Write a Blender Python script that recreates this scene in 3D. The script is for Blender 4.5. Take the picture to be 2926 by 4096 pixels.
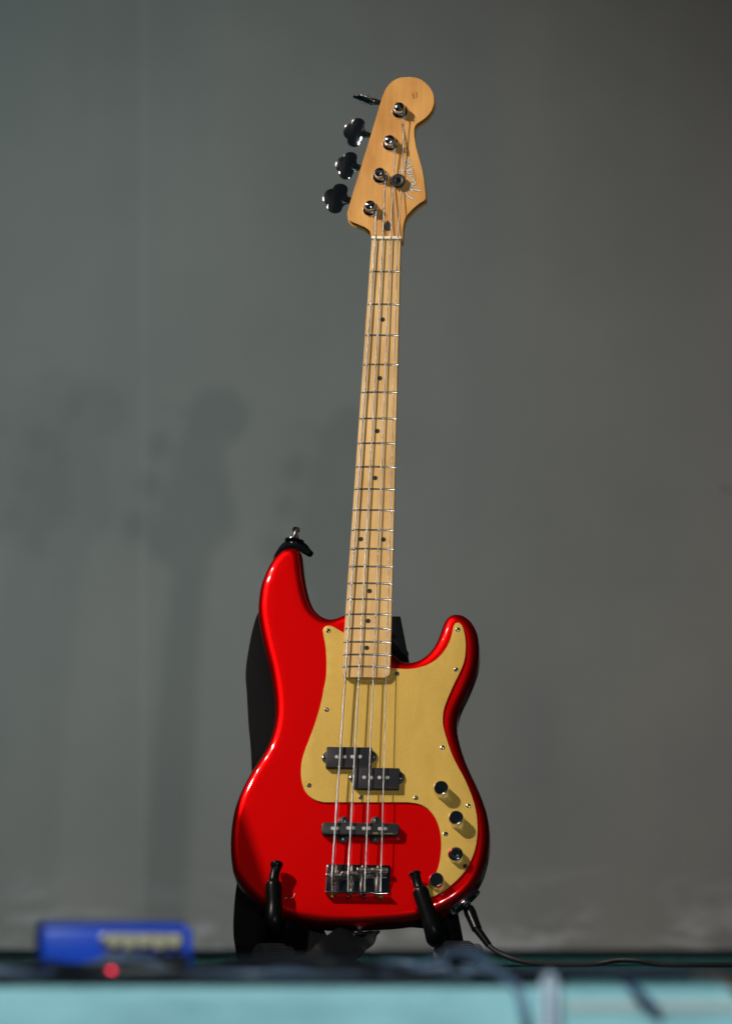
import bpy, bmesh, math, random
from mathutils import Vector, Matrix
from mathutils.geometry import delaunay_2d_cdt
random.seed(7)
R = math.radians
scene = bpy.context.scene
for o in list(bpy.data.objects): bpy.data.objects.remove(o)
C = scene.collection

# ------------------------------------------------------------------ camera
cam = bpy.data.cameras.new('camera')
cam.sensor_fit = 'HORIZONTAL'; cam.sensor_width = 24.0
cam.lens = 31170.0/2926.0*24.0            # long telephoto from the back of the hall
cam.clip_start = .1; cam.clip_end = 100
cam.dof.use_dof = True; cam.dof.focus_distance = 9.93; cam.dof.aperture_fstop = 5.0
cam_o = bpy.data.objects.new('camera', cam); C.objects.link(cam_o)
cam_o.location = (0, 0, .06); cam_o.rotation_euler = (R(90)+0.0522099, 0, 0)
scene.camera = cam_o

# ------------------------------------------------------------------ world, lamps, exposure
world = bpy.data.worlds.new('World'); scene.world = world; world.use_nodes = True
bg = world.node_tree.nodes['Background']
bg.inputs['Color'].default_value = (.55, .78, 1.0, 1); bg.inputs['Strength'].default_value = .009
scene.view_settings.view_transform = 'Standard'; scene.view_settings.look = 'None'
scene.view_settings.exposure = 0; scene.view_settings.gamma = 1
scene.view_settings.use_curve_mapping = False

def spot(name, loc, target, energy, color, size=R(30), blend=.6, radius=.05):
    l = bpy.data.lights.new(name, 'SPOT'); l.energy = energy; l.color = color
    l.spot_size = size; l.spot_blend = blend; l.shadow_soft_size = radius
    o = bpy.data.objects.new(name, l); C.objects.link(o); o.location = loc
    o.rotation_euler = (Vector(target)-Vector(loc)).to_track_quat('-Z', 'Y').to_euler()
    return o
AIM = Vector((.0, 9.95, .5))
KEYA = AIM+Vector((-.6129, -.4312, .6622))*5.2
KEYB = AIM+Vector((-.6356, -.3089, .7075))*5.2
spot('stage_or_fill_lamp', KEYA, AIM+Vector((0, .05, .05)), 1340, (1.0, .88, .74), R(32), .7, .030)
spot('stage_or_fill_lamp', KEYB, AIM+Vector((0, .05, .05)), 230, (1.0, .92, .84), R(32), .7, .030)
# a low row of front lamps: each throws the bass's shadow on the wall
for lx, lz, lp in ((.200, 1.52, 150), (.663, 1.446, 200), (1.081, 1.426, 100), (1.213, 1.386, 90)):
    spot('stage_or_fill_lamp', (lx, 3.0, lz), (-.1, 12.0, .72), lp, (.99, .96, .92), R(19), .8, .03)
spot('stage_or_fill_lamp', (-.6, 3.4, 2.2), (.0, 6.87, -.05), 700, (.84, .97, 1.0), R(20), .8, .10)  # fill added to brighten the stage front, no known fixture
spot('stage_or_fill_lamp', (-3.4, 8.6, 2.6), (-1.15, 13.8, 1.05), 155, (.36, .88, 1.0), R(32), 1.0, .10)
spot('stage_or_fill_lamp', (1.5, 10.3, 1.35), (-.25, 13.8, .25), 13, (1.0, .93, .86), R(60), 1.0, .08)  # added low wash from the right, lifts the wall behind the bass
spot('stage_or_fill_lamp', (.5, 10.5, 4.4), (.1, 13.8, .9), 17, (.97, .97, .92), R(62), 1.0, .08)  # overhead wash added for the upper wall, not a known source
spot('stage_or_fill_lamp', (-1.9, 10.9, .9), (-.35, 13.8, .10), 27, (1.0, .95, .90), R(60), 1.0, .08)  # added fill that brightens the lower left of the wall

# ------------------------------------------------------------------ helpers
def tag(o, label=None, cat=None, group=None, kind=None):
    if label: o['label'] = label
    if cat: o['category'] = cat
    if group: o['group'] = group
    if kind: o['kind'] = kind
    return o
def empty(name, loc=(0,0,0)):
    o = bpy.data.objects.new(name, None); o.empty_display_size = .02; C.objects.link(o); o.location = loc; return o
def put(name, me, parent=None, loc=None, rot=None):
    o = bpy.data.objects.new(name, me); C.objects.link(o)
    if parent is not None: o.parent = parent
    if loc is not None: o.location = loc
    if rot is not None: o.rotation_euler = rot
    return o
def mesh(name, verts, faces, mat, smooth=True, sharp=None):
    me = bpy.data.meshes.new(name); me.from_pydata([tuple(v) for v in verts], [], faces)
    bm = bmesh.new(); bm.from_mesh(me); bmesh.ops.recalc_face_normals(bm, faces=bm.faces)
    for f in bm.faces: f.smooth = smooth
    if sharp is not None:
        for e in bm.edges:
            if len(e.link_faces) == 2 and e.calc_face_angle(0) > R(sharp): e.smooth = False
    bm.to_mesh(me); bm.free()
    me.materials.append(mat); return me
def lathe(name, prof, mat, seg=24, sharp=35):
    """profile of (radius, height) round +Z"""
    V = []; F = []
    n = len(prof)
    for i in range(seg):
        a = 2*math.pi*i/seg
        for r, z in prof: V.append((r*math.cos(a), r*math.sin(a), z))
    for i in range(seg):
        j = (i+1) % seg
        for k in range(n-1): F.append((i*n+k, j*n+k, j*n+k+1, i*n+k+1))
    if prof[0][0] > 1e-6: F.append(tuple(i*n for i in range(seg))[::-1])
    if prof[-1][0] > 1e-6: F.append(tuple(i*n+n-1 for i in range(seg)))
    me = mesh(name, V, F, mat, True, sharp)
    bm = bmesh.new(); bm.from_mesh(me); bmesh.ops.remove_doubles(bm, verts=bm.verts, dist=1e-6); bm.to_mesh(me); bm.free()
    return me
def frames(path):
    P = [Vector(p) for p in path]; n = len(P); T = []
    for i in range(n): T.append((P[min(i+1, n-1)]-P[max(i-1, 0)]).normalized())
    N = [T[0].orthogonal().normalized()]
    for i in range(1, n):
        q = T[i-1].rotation_difference(T[i]); v = q @ N[-1]; v = (v-T[i]*v.dot(T[i])).normalized(); N.append(v)
    return P, T, N
def tube(name, path, rad, mat, seg=10, caps=True, sharp=40):
    P, T, N = frames(path); n = len(P)
    rr = rad if isinstance(rad, (list, tuple)) else [rad]*n
    V = []; F = []
    for i in range(n):
        b = T[i].cross(N[i])
        for k in range(seg):
            a = 2*math.pi*k/seg; V.append(P[i]+(N[i]*math.cos(a)+b*math.sin(a))*rr[i])
    for i in range(n-1):
        for k in range(seg):
            l = (k+1) % seg; F.append((i*seg+k, i*seg+l, (i+1)*seg+l, (i+1)*seg+k))
    if caps: F.append(tuple(range(seg))); F.append(tuple((n-1)*seg+k for k in range(seg)))
    return mesh(name, V, F, mat, True, sharp)
def cr(pts, n=6):
    """open Catmull-Rom curve through points (any dimension)"""
    out = []; N = len(pts)
    for i in range(N-1):
        a, b, c, d = pts[max(i-1, 0)], pts[i], pts[i+1], pts[min(i+2, N-1)]
        for k in range(n):
            t = k/n
            out.append(tuple(.5*(2*q+(-p+r)*t+(2*p-5*q+4*r-s)*t*t+(-p+3*q-3*r+s)*t**3) for p, q, r, s in zip(a, b, c, d)))
    out.append(tuple(pts[-1])); return out
def bevel_mesh(me, w, seg=2):
    bm = bmesh.new(); bm.from_mesh(me)
    ed = [e for e in bm.edges if len(e.link_faces) == 2 and e.calc_face_angle(0) > R(30)]
    bmesh.ops.bevel(bm, geom=ed, offset=w, segments=seg, affect='EDGES', profile=.5)
    for f in bm.faces: f.smooth = True
    for e in bm.edges:
        if len(e.link_faces) == 2: e.smooth = e.calc_face_angle(0) < R(38)
    bm.to_mesh(me); bm.free(); return me
def prism(name, poly, w0, w1, mat, bev=0, seg=2):
    n = len(poly)
    V = [(p[0], p[1], w0) for p in poly]+[(p[0], p[1], w1) for p in poly]
    F = [tuple(range(n))[::-1], tuple(range(n, 2*n))]+[(i, (i+1) % n, n+(i+1) % n, n+i) for i in range(n)]
    me = mesh(name, V, F, mat, True, 30)
    return bevel_mesh(me, bev, seg) if bev else me
def box(name, cx, cy, cz, sx, sy, sz, mat, bev=0, seg=2, rot=None):
    V = [Vector((x*sx/2, y*sy/2, z*sz/2)) for z in (-1, 1) for y in (-1, 1) for x in (-1, 1)]
    if rot is not None: V = [rot @ v for v in V]
    V = [v+Vector((cx, cy, cz)) for v in V]
    F = [(0,2,3,1),(4,5,7,6),(0,1,5,4),(2,6,7,3),(0,4,6,2),(1,3,7,5)]
    me = mesh(name, V, F, mat, True, 30)
    return bevel_mesh(me, bev, seg) if bev else me
def circle(cx, cy, r, n=24, a0=0): return [(cx+r*math.cos(a0+2*math.pi*i/n), cy+r*math.sin(a0+2*math.pi*i/n)) for i in range(n)]
def rrect(x0, y0, x1, y1, r, n=5):
    out = []
    for cx, cy, a in ((x1-r, y1-r, 0), (x0+r, y1-r, 90), (x0+r, y0+r, 180), (x1-r, y0+r, 270)):
        for k in range(n+1): out.append((cx+r*math.cos(R(a+90*k/n)), cy+r*math.sin(R(a+90*k/n))))
    return out
def join(name, meshes):
    bm = bmesh.new(); mats = []
    for m in meshes:
        base = len(mats); n0 = len(bm.faces)
        bm.from_mesh(m); bm.faces.ensure_lookup_table()
        for mt in m.materials:
            if mt not in mats: mats.append(mt)
        for f in bm.faces[n0:]: f.material_index = mats.index(m.materials[min(f.material_index, len(m.materials)-1)])
    me = bpy.data.meshes.new(name); bm.to_mesh(me); bm.free()
    for m in mats: me.materials.append(m)
    return me

# ------------------------------------------------------------------ materials
def mat(name, col, rough=.5, metal=0, coat=0, coat_r=.05, spec=.5):
    m = bpy.data.materials.new(name); m.use_nodes = True
    b = m.node_tree.nodes['Principled BSDF']
    b.inputs['Base Color'].default_value = (*col, 1); b.inputs['Roughness'].default_value = rough
    b.inputs['Metallic'].default_value = metal; b.inputs['Coat Weight'].default_value = coat
    b.inputs['Coat Roughness'].default_value = coat_r; b.inputs['Specular IOR Level'].default_value = spec
    return m
def nt(m): return m.node_tree, m.node_tree.nodes, m.node_tree.links, m.node_tree.nodes['Principled BSDF']
def coords(m, scale=(1,1,1), rot=(0,0,0)):
    t, n, l, b = nt(m); tc = n.new('ShaderNodeTexCoord'); mp = n.new('ShaderNodeMapping')
    mp.inputs['Scale'].default_value = scale; mp.inputs['Rotation'].default_value = rot
    l.new(tc.outputs['Object'], mp.inputs['Vector']); return mp.outputs['Vector']
def noise(m, vec, scale, detail=4, rough=.55, dist=0):
    t, n, l, b = nt(m); x = n.new('ShaderNodeTexNoise'); x.inputs['Scale'].default_value = scale
    x.inputs['Detail'].default_value = detail; x.inputs['Roughness'].default_value = rough; x.inputs['Distortion'].default_value = dist
    l.new(vec, x.inputs['Vector']); return x.outputs['Fac']
def ramp(m, fac, stops):
    t, n, l, b = nt(m); r = n.new('ShaderNodeValToRGB'); e = r.color_ramp.elements
    while len(e) < len(stops): e.new(.5)
    for s, (p, c) in zip(e, stops): s.position = p; s.color = (*c, 1)
    l.new(fac, r.inputs['Fac']); return r.outputs['Color']
def mix(m, a, bb, fac, mode='MULTIPLY'):
    t, n, l, b = nt(m); x = n.new('ShaderNodeMix'); x.data_type = 'RGBA'; x.blend_type = mode
    if isinstance(fac, float): x.inputs[0].default_value = fac
    else: l.new(fac, x.inputs[0])
    l.new(a, x.inputs[6]); l.new(bb, x.inputs[7]); return x.outputs[2]
def bump(m, h, strength=.2, dist=.001):
    t, n, l, b = nt(m); x = n.new('ShaderNodeBump'); x.inputs['Strength'].default_value = strength; x.inputs['Distance'].default_value = dist
    l.new(h, x.inputs['Height']); l.new(x.outputs['Normal'], b.inputs['Normal']); return x
def setc(m, col, inp='Base Color'): nt(m)[2].new(col, nt(m)[3].inputs[inp])

M_red = mat('candy_red_paint', (.60, .004, .006), .41, .95, 1.0, .025, 0.0)
v = coords(M_red); f = noise(M_red, v, 2600, 2)
setc(M_red, ramp(M_red, f, [(.3, (.43, .0008, .0012)), (.7, (.62, .0022, .0024))]))
def wood(name, c0, c1, c2, rough):
    m = mat(name, c0, rough, 0, .6, .12)
    v = coords(m, (1, .06, 1)); f = noise(m, v, 160, 6, .6, .4)
    v2 = coords(m, (1, .25, 1)); f2 = noise(m, v2, 45, 3)
    a = ramp(m, f, [(.25, c0), (.5, c1), (.75, c2)]); bq = ramp(m, f2, [(.3, (.84, .80, .76)), (.7, (1, 1, 1))])
    v3 = coords(m, (1, .10, 1)); f3 = noise(m, v3, 90, 2, .5, 1.2)
    k = ramp(m, f3, [(.745, (1, 1, 1)), (.765, (.55, .34, .24)), (.785, (1, 1, 1))])
    v5 = coords(m, (1, .5, 1)); g5 = ramp(m, noise(m, v5, 16, 4, .6), [(.35, (.80, .74, .66)), (.62, (1, 1, 1))])
    setc(m, mix(m, mix(m, mix(m, a, bq, 1.0), k, .8), g5, 1.0)); bump(m, f, .05, .0004); return m
M_neck = wood('maple', (.56, .375, .155), (.62, .42, .18), (.66, .46, .21), .34)
M_head = wood('tinted_maple', (.48, .255, .075), (.54, .295, .092), (.59, .33, .11), .30)
M_gold = mat('gold_anodised', (.60, .40, .085), .42, .35)
v = coords(M_gold); f = noise(M_gold, v, 1500, 2, .7)
setc(M_gold, ramp(M_gold, f, [(.3, (.39, .255, .046)), (.7, (.54, .360, .072))])); bump(M_gold, f, .12, .0003)
fs = noise(M_gold, coords(M_gold, (1, .35, 1)), 34, 5, .6, .5); mr_ = nt(M_gold)[1].new('ShaderNodeMapRange'); mr_.inputs[1].default_value = .3; mr_.inputs[2].default_value = .7; mr_.inputs[3].default_value = .38; mr_.inputs[4].default_value = .46
nt(M_gold)[2].new(fs, mr_.inputs[0]); nt(M_gold)[2].new(mr_.outputs[0], nt(M_gold)[3].inputs['Roughness'])
fr_ = noise(M_red, coords(M_red, (1, .5, 1)), 26, 6, .65, .6); mr2 = nt(M_red)[1].new('ShaderNodeMapRange'); mr2.inputs[1].default_value = .35; mr2.inputs[2].default_value = .75; mr2.inputs[3].default_value = .015; mr2.inputs[4].default_value = .10
nt(M_red)[2].new(fr_, mr2.inputs[0]); nt(M_red)[2].new(mr2.outputs[0], nt(M_red)[3].inputs['Coat Roughness'])
M_guardedge = mat('guard_edge', (.16, .11, .09), .5)
M_chrome = mat('chrome', (.78, .80, .82), .09, 1)
M_chrome2 = mat('worn_chrome', (.40, .36, .32), .28, 1)
M_plate = mat('dull_chrome', (.42, .44, .47), .13, 1)
M_steel = mat('string_steel', (.36, .37, .39), .30, 1)
v = coords(M_steel); wv = nt(M_steel)[1].new('ShaderNodeTexWave'); wv.bands_direction = 'Y'; wv.inputs['Scale'].default_value = 420
nt(M_steel)[2].new(v, wv.inputs['Vector']); bump(M_steel, wv.outputs['Fac'], .5, .0003)
M_fret = mat('fret_nickel', (.70, .70, .68), .22, 1)
M_bone = mat('bone_nut', (.62, .58, .42), .45)
M_black = mat('black_plastic', (.012, .013, .016), .42, spec=.25)
f = noise(M_black, coords(M_black), 900, 2); bump(M_black, f, .15, .0002)
M_dot = mat('black_dot', (.008, .008, .010), .35)
M_pole = mat('pole_steel', (.62, .62, .62), .35, .9)
M_rubber = mat('black_rubber', (.003, .0035, .0045), .30, spec=.12)
M_foot = mat('grey_rubber', (.065, .068, .075), .75, spec=.12)
f = noise(M_foot, coords(M_foot), 500, 3); bump(M_foot, f, .4, .0006)
M_tubeblk = mat('black_steel', (.005, .005, .006), .40, spec=.12)
M_leather = mat('black_leather', (.0035, .0045, .006), .50, spec=.06)
f = noise(M_leather, coords(M_leather), 700, 4); bump(M_leather, f, .35, .0005)
M_web = mat('black_webbing', (.010, .011, .014), .6, spec=.07)
bk = nt(M_web)[1].new('ShaderNodeTexBrick'); bk.inputs['Scale'].default_value = 260; bk.inputs['Mortar Size'].default_value = .09
bk.inputs['Color1'].default_value = (1,1,1,1); bk.inputs['Color2'].default_value = (.6,.6,.6,1); bk.inputs['Mortar'].default_value = (0,0,0,1)
uvn = nt(M_web)[1].new('ShaderNodeUVMap'); nt(M_web)[2].new(uvn.outputs['UV'], bk.inputs['Vector']); bump(M_web, bk.outputs['Color'], 1.0, .003)
setc(M_web, ramp(M_web, bk.outputs['Color'], [(.0, (.0012, .0014, .002)), (1, (.013, .016, .024))]))
M_ink = mat('black_ink', (.03, .02, .015), .5)
M_silver = mat('silver_ink', (.48, .50, .47), .45, .2)
M_goldink = mat('gold_ink', (.55, .42, .12), .4, .5)
M_cable = mat('black_cable', (.013, .014, .017), .45, spec=.12)

# stage materials
M_carpet = mat('teal_carpet', (.010, .075, .080), .95, spec=.15)
v = coords(M_carpet); f = noise(M_carpet, v, 420, 4, .7); f2 = noise(M_carpet, v, 14, 3)
setc(M_carpet, mix(M_carpet, ramp(M_carpet, f, [(.3, (.004, .040, .045)), (.7, (.020, .120, .125))]), ramp(M_carpet, f2, [(.3, (.7,.7,.7)), (.7, (1,1,1))]), 1.0))
bump(M_carpet, f, 1.0, .006)
M_fibre = mat('teal_fibre', (.015, .110, .115), .8, spec=.2)
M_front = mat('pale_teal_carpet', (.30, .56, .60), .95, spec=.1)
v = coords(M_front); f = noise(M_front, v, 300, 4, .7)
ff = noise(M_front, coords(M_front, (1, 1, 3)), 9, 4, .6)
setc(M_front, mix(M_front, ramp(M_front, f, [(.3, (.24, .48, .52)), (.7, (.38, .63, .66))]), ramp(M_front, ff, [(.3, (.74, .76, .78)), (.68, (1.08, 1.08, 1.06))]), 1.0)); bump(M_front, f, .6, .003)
M_dark = mat('dark_boards', (.006, .006, .007), .8)
M_wall = mat('grey_wall_paint', (.30, .285, .26), .82, spec=.2)
v = coords(M_wall); f = noise(M_wall, v, 2.6, 7, .62); f2 = noise(M_wall, v, 300, 3, .6)
v3 = coords(M_wall, (1, 1, .05)); f3 = noise(M_wall, v3, 6, 3, .5)
a = ramp(M_wall, f, [(.3, (.475, .462, .435)), (.7, (.565, .54, .495))]); b3 = ramp(M_wall, f3, [(.35, (.93, .94, .95)), (.6, (1, 1, 1))])
# scuffs near the foot of the wall
v4 = coords(M_wall, (1, 1, 3.2)); f4 = noise(M_wall, v4, 5.5, 6, .65, .6)
sx = nt(M_wall)[1].new('ShaderNodeSeparateXYZ'); nt(M_wall)[2].new(coords(M_wall), sx.inputs[0])
low = nt(M_wall)[1].new('ShaderNodeMapRange'); low.inputs[1].default_value = .16; low.inputs[2].default_value = .03; nt(M_wall)[2].new(sx.outputs['Z'], low.inputs[0])
scf = ramp(M_wall, f4, [(.50, (0, 0, 0)), (.62, (1, 1, 1))])
mm = nt(M_wall)[1].new('ShaderNodeMath'); mm.operation = 'MULTIPLY'; nt(M_wall)[2].new(scf, mm.inputs[0]); nt(M_wall)[2].new(low.outputs[0], mm.inputs[1])
rgb = nt(M_wall)[1].new('ShaderNodeRGB'); rgb.outputs[0].default_value = (.80, .79, .79, 1)
f5 = noise(M_wall, coords(M_wall), 15, 2, .5); sp5 = ramp(M_wall, f5, [(.205, (.80, .79, .78)), (.23, (1, 1, 1))])
nm = nt(M_wall)
sd_ = nm[1].new('ShaderNodeMath'); sd_.operation = 'ADD'; sd_.inputs[1].default_value = .394; nm[2].new(sx.outputs['X'], sd_.inputs[0])
ab = nm[1].new('ShaderNodeMath'); ab.operation = 'ABSOLUTE'; nm[2].new(sd_.outputs[0], ab.inputs[0])
sl = nm[1].new('ShaderNodeMapRange'); sl.inputs[1].default_value = .001; sl.inputs[2].default_value = .006; sl.inputs[3].default_value = 1; sl.inputs[4].default_value = 0; nm[2].new(ab.outputs[0], sl.inputs[0])
seam = ramp(M_wall, sl.outputs[0], [(0, (1, 1, 1)), (1, (1.12, 1.12, 1.12))])
a = mix(M_wall, mix(M_wall, a, sp5, 1.0), seam, 1.0)
setc(M_wall, mix(M_wall, mix(M_wall, a, b3, 1.0), rgb.outputs[0], mm.outputs[0], 'MIX')); bump(M_wall, f2, .12, .001)

# ------------------------------------------------------------------ the stage
def sheet(name, x0, x1, y0, y1, z0, z1, m): return box(name, (x0+x1)/2, (y0+y1)/2, (z0+z1)/2, x1-x0, y1-y0, z1-z0, m)
tag(put('stage_floor', sheet('stage_floor', -4, 4, 6.90, 13.5, -.05, 0, M_carpet)), 'dark teal carpet covering the stage floor', kind='structure')
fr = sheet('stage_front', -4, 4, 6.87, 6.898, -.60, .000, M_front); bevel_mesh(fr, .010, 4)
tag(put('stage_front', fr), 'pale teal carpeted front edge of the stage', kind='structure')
tag(put('stage_floor_gap', sheet('stage_floor_gap', -4, 4, 13.502, 13.95, -.05, -.004, M_dark)), 'black bare strip of floor between carpet and wall', kind='structure')
tag(put('wall', sheet('wall', -4, 4, 13.80, 13.9, .006, 3.2, M_wall)), 'plain grey painted wall behind the stage', kind='structure')
# loose carpet pile that catches the light
V = []; F = []
for i in range(5200):
    y = random.uniform(9.6, 13.45); x = random.uniform(-.06, .06)*y; h = random.uniform(.002, .0055)*(2.0 if random.random() < .04 else 1); w = .00028
    dx, dy = random.gauss(0, .5)*h, random.gauss(0, .4)*h; k = len(V)
    V += [(x-w, y, -.001), (x+w, y, -.001), (x+dx, y+dy, h)]; F.append((k, k+1, k+2))
tag(put('carpet_pile', mesh('carpet_pile', V, F, M_fibre)), 'short loose teal pile standing up from the stage carpet', 'carpet pile', kind='stuff')

# ------------------------------------------------------------------ the bass guitar (local u right, v up the neck, w out of the face)
BODY = [(-.1044,.4402),(-.1098,.4393),(-.1149,.4373),(-.1193,.4340),(-.1231,.4300),(-.1264,.4257),(-.1292,.4209),(-.1318,.4161),(-.1340,.4111),(-.1360,.4060),(-.1378,.4007),(-.1393,.3955),(-.1406,.3901),(-.1416,.3847),(-.1423,.3792),(-.1427,.3738),(-.1430,.3683),(-.1431,.3628),(-.1431,.3573),(-.1427,.3518),(-.1422,.3463),(-.1414,.3409),(-.1404,.3355),(-.1393,.3301),(-.1381,.3247),(-.1368,.3194),(-.1355,.3140),(-.1341,.3087),(-.1327,.3034),(-.1313,.2981),(-.1298,.2928),(-.1282,.2875),(-.1267,.2823),(-.1251,.2770),(-.1237,.2717),(-.1224,.2664),(-.1212,.2610),(-.1201,.2556),(-.1191,.2502),(-.1181,.2448),(-.1171,.2394),(-.1163,.2339),(-.1156,.2285),(-.1151,.2230),(-.1148,.2175),(-.1146,.2120),(-.1148,.2065),(-.1152,.2011),(-.1158,.1956),(-.1167,.1902),(-.1179,.1848),(-.1193,.1795),(-.1210,.1742),(-.1229,.1691),(-.1251,.1641),(-.1275,.1591),(-.1301,.1543),(-.1328,.1495),(-.1356,.1448),(-.1384,.1400),(-.1410,.1352),(-.1435,.1303),(-.1459,.1253),(-.1481,.1203),(-.1502,.1152),(-.1522,.1101),(-.1541,.1049),(-.1557,.0997),(-.1572,.0944),(-.1585,.0891),(-.1596,.0837),(-.1605,.0783),(-.1612,.0728),(-.1616,.0673),(-.1620,.0618),(-.1622,.0563),(-.1624,.0508),(-.1623,.0453),(-.1622,.0399),(-.1618,.0344),(-.1614,.0289),(-.1608,.0234),(-.1601,.0180),(-.1591,.0126),(-.1581,.0072),(-.1567,.0018),(-.1547,-.0033),(-.1522,-.0082),(-.1492,-.0128),(-.1460,-.0172),(-.1425,-.0215),(-.1387,-.0255),(-.1348,-.0293),(-.1308,-.0331),(-.1266,-.0367),(-.1223,-.0401),(-.1178,-.0432),(-.1131,-.0462),(-.1084,-.0489),(-.1035,-.0514),(-.0985,-.0537),(-.0934,-.0557),(-.0881,-.0574),(-.0829,-.0589),(-.0775,-.0602),(-.0721,-.0613),(-.0667,-.0623),(-.0613,-.0631),(-.0558,-.0638),(-.0503,-.0644),(-.0449,-.0649),(-.0394,-.0653),(-.0339,-.0656),(-.0284,-.0657),(-.0229,-.0658),(-.0174,-.0658),(-.0119,-.0657),(-.0064,-.0656),(-.0009,-.0654),(.0046,-.0651),(.0101,-.0648),(.0155,-.0644),(.0210,-.0640),(.0265,-.0636),(.0320,-.0632),(.0375,-.0628),(.0429,-.0623),(.0484,-.0618),(.0539,-.0611),(.0593,-.0604),(.0648,-.0595),(.0702,-.0585),(.0755,-.0574),(.0809,-.0561),(.0862,-.0546),(.0914,-.0530),(.0966,-.0511),(.1017,-.0490),(.1067,-.0467),(.1115,-.0441),(.1162,-.0413),(.1208,-.0383),(.1253,-.0351),(.1297,-.0318),(.1339,-.0283),(.1379,-.0245),(.1416,-.0204),(.1451,-.0161),(.1482,-.0117),(.1510,-.0069),(.1535,-.0020),(.1556,.0031),(.1573,.0083),(.1587,.0136),(.1599,.0190),(.1610,.0244),(.1618,.0298),(.1625,.0353),(.1630,.0407),(.1633,.0462),(.1633,.0517),(.1632,.0572),(.1627,.0627),(.1621,.0681),(.1613,.0736),(.1602,.0790),(.1590,.0843),(.1573,.0896),(.1555,.0948),(.1536,.0999),(.1516,.1050),(.1495,.1101),(.1473,.1151),(.1449,.1201),(.1425,.1251),(.1401,.1300),(.1376,.1349),(.1353,.1399),(.1329,.1449),(.1307,.1499),(.1286,.1549),(.1266,.1601),(.1247,.1652),(.1230,.1705),(.1214,.1757),(.1199,.1810),(.1185,.1863),(.1173,.1917),(.1165,.1971),(.1161,.2026),(.1161,.2081),(.1167,.2136),(.1177,.2190),(.1192,.2243),(.1210,.2295),(.1230,.2346),(.1252,.2396),(.1273,.2447),(.1293,.2498),(.1312,.2550),(.1330,.2602),(.1347,.2654),(.1363,.2706),(.1378,.2760),(.1389,.2813),(.1396,.2868),(.1401,.2923),(.1403,.2978),(.1402,.3033),(.1400,.3087),(.1394,.3142),(.1386,.3196),(.1374,.3250),(.1355,.3302),(.1331,.3351),(.1302,.3398),(.1267,.3440),(.1226,.3476),(.1177,.3502),(.1125,.3516),(.1070,.3516),(.1019,.3496),(.0978,.3460),(.0951,.3413),(.0931,.3361),(.0916,.3309),(.0902,.3256),(.0886,.3203),(.0867,.3151),(.0845,.3101),(.0819,.3053),(.0787,.3008),(.0751,.2966),(.0710,.2930),(.0664,.2899),(.0615,.2875),(.0562,.2860),(.0508,.2855),(.0454,.2863),(.0405,.2887),(.0362,.2922),(.0322,.2959),(.0280,.2995),(.0238,.3031),(.0197,.3067),(.0157,.3104),(.0118,.3143),(.0079,.3182),(.0040,.3221),(.0001,.3259),(-.0039,.3297),(-.0080,.3334),(-.0120,.3372),(-.0160,.3410),(-.0200,.3447),(-.0244,.3480),(-.0295,.3496),(-.0348,.3483),(-.0397,.3459),(-.0449,.3439),(-.0503,.3431),(-.0557,.3441),(-.0607,.3463),(-.0652,.3494),(-.0692,.3532),(-.0725,.3576),(-.0751,.3624),(-.0773,.3674),(-.0791,.3726),(-.0807,.3779),(-.0821,.3832),(-.0835,.3885),(-.0847,.3939),(-.0858,.3993),(-.0868,.4047),(-.0877,.4101),(-.0885,.4155),(-.0892,.4210),(-.0899,.4264),(-.0914,.4317),(-.0944,.4362),(-.0990,.4391)]
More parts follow.
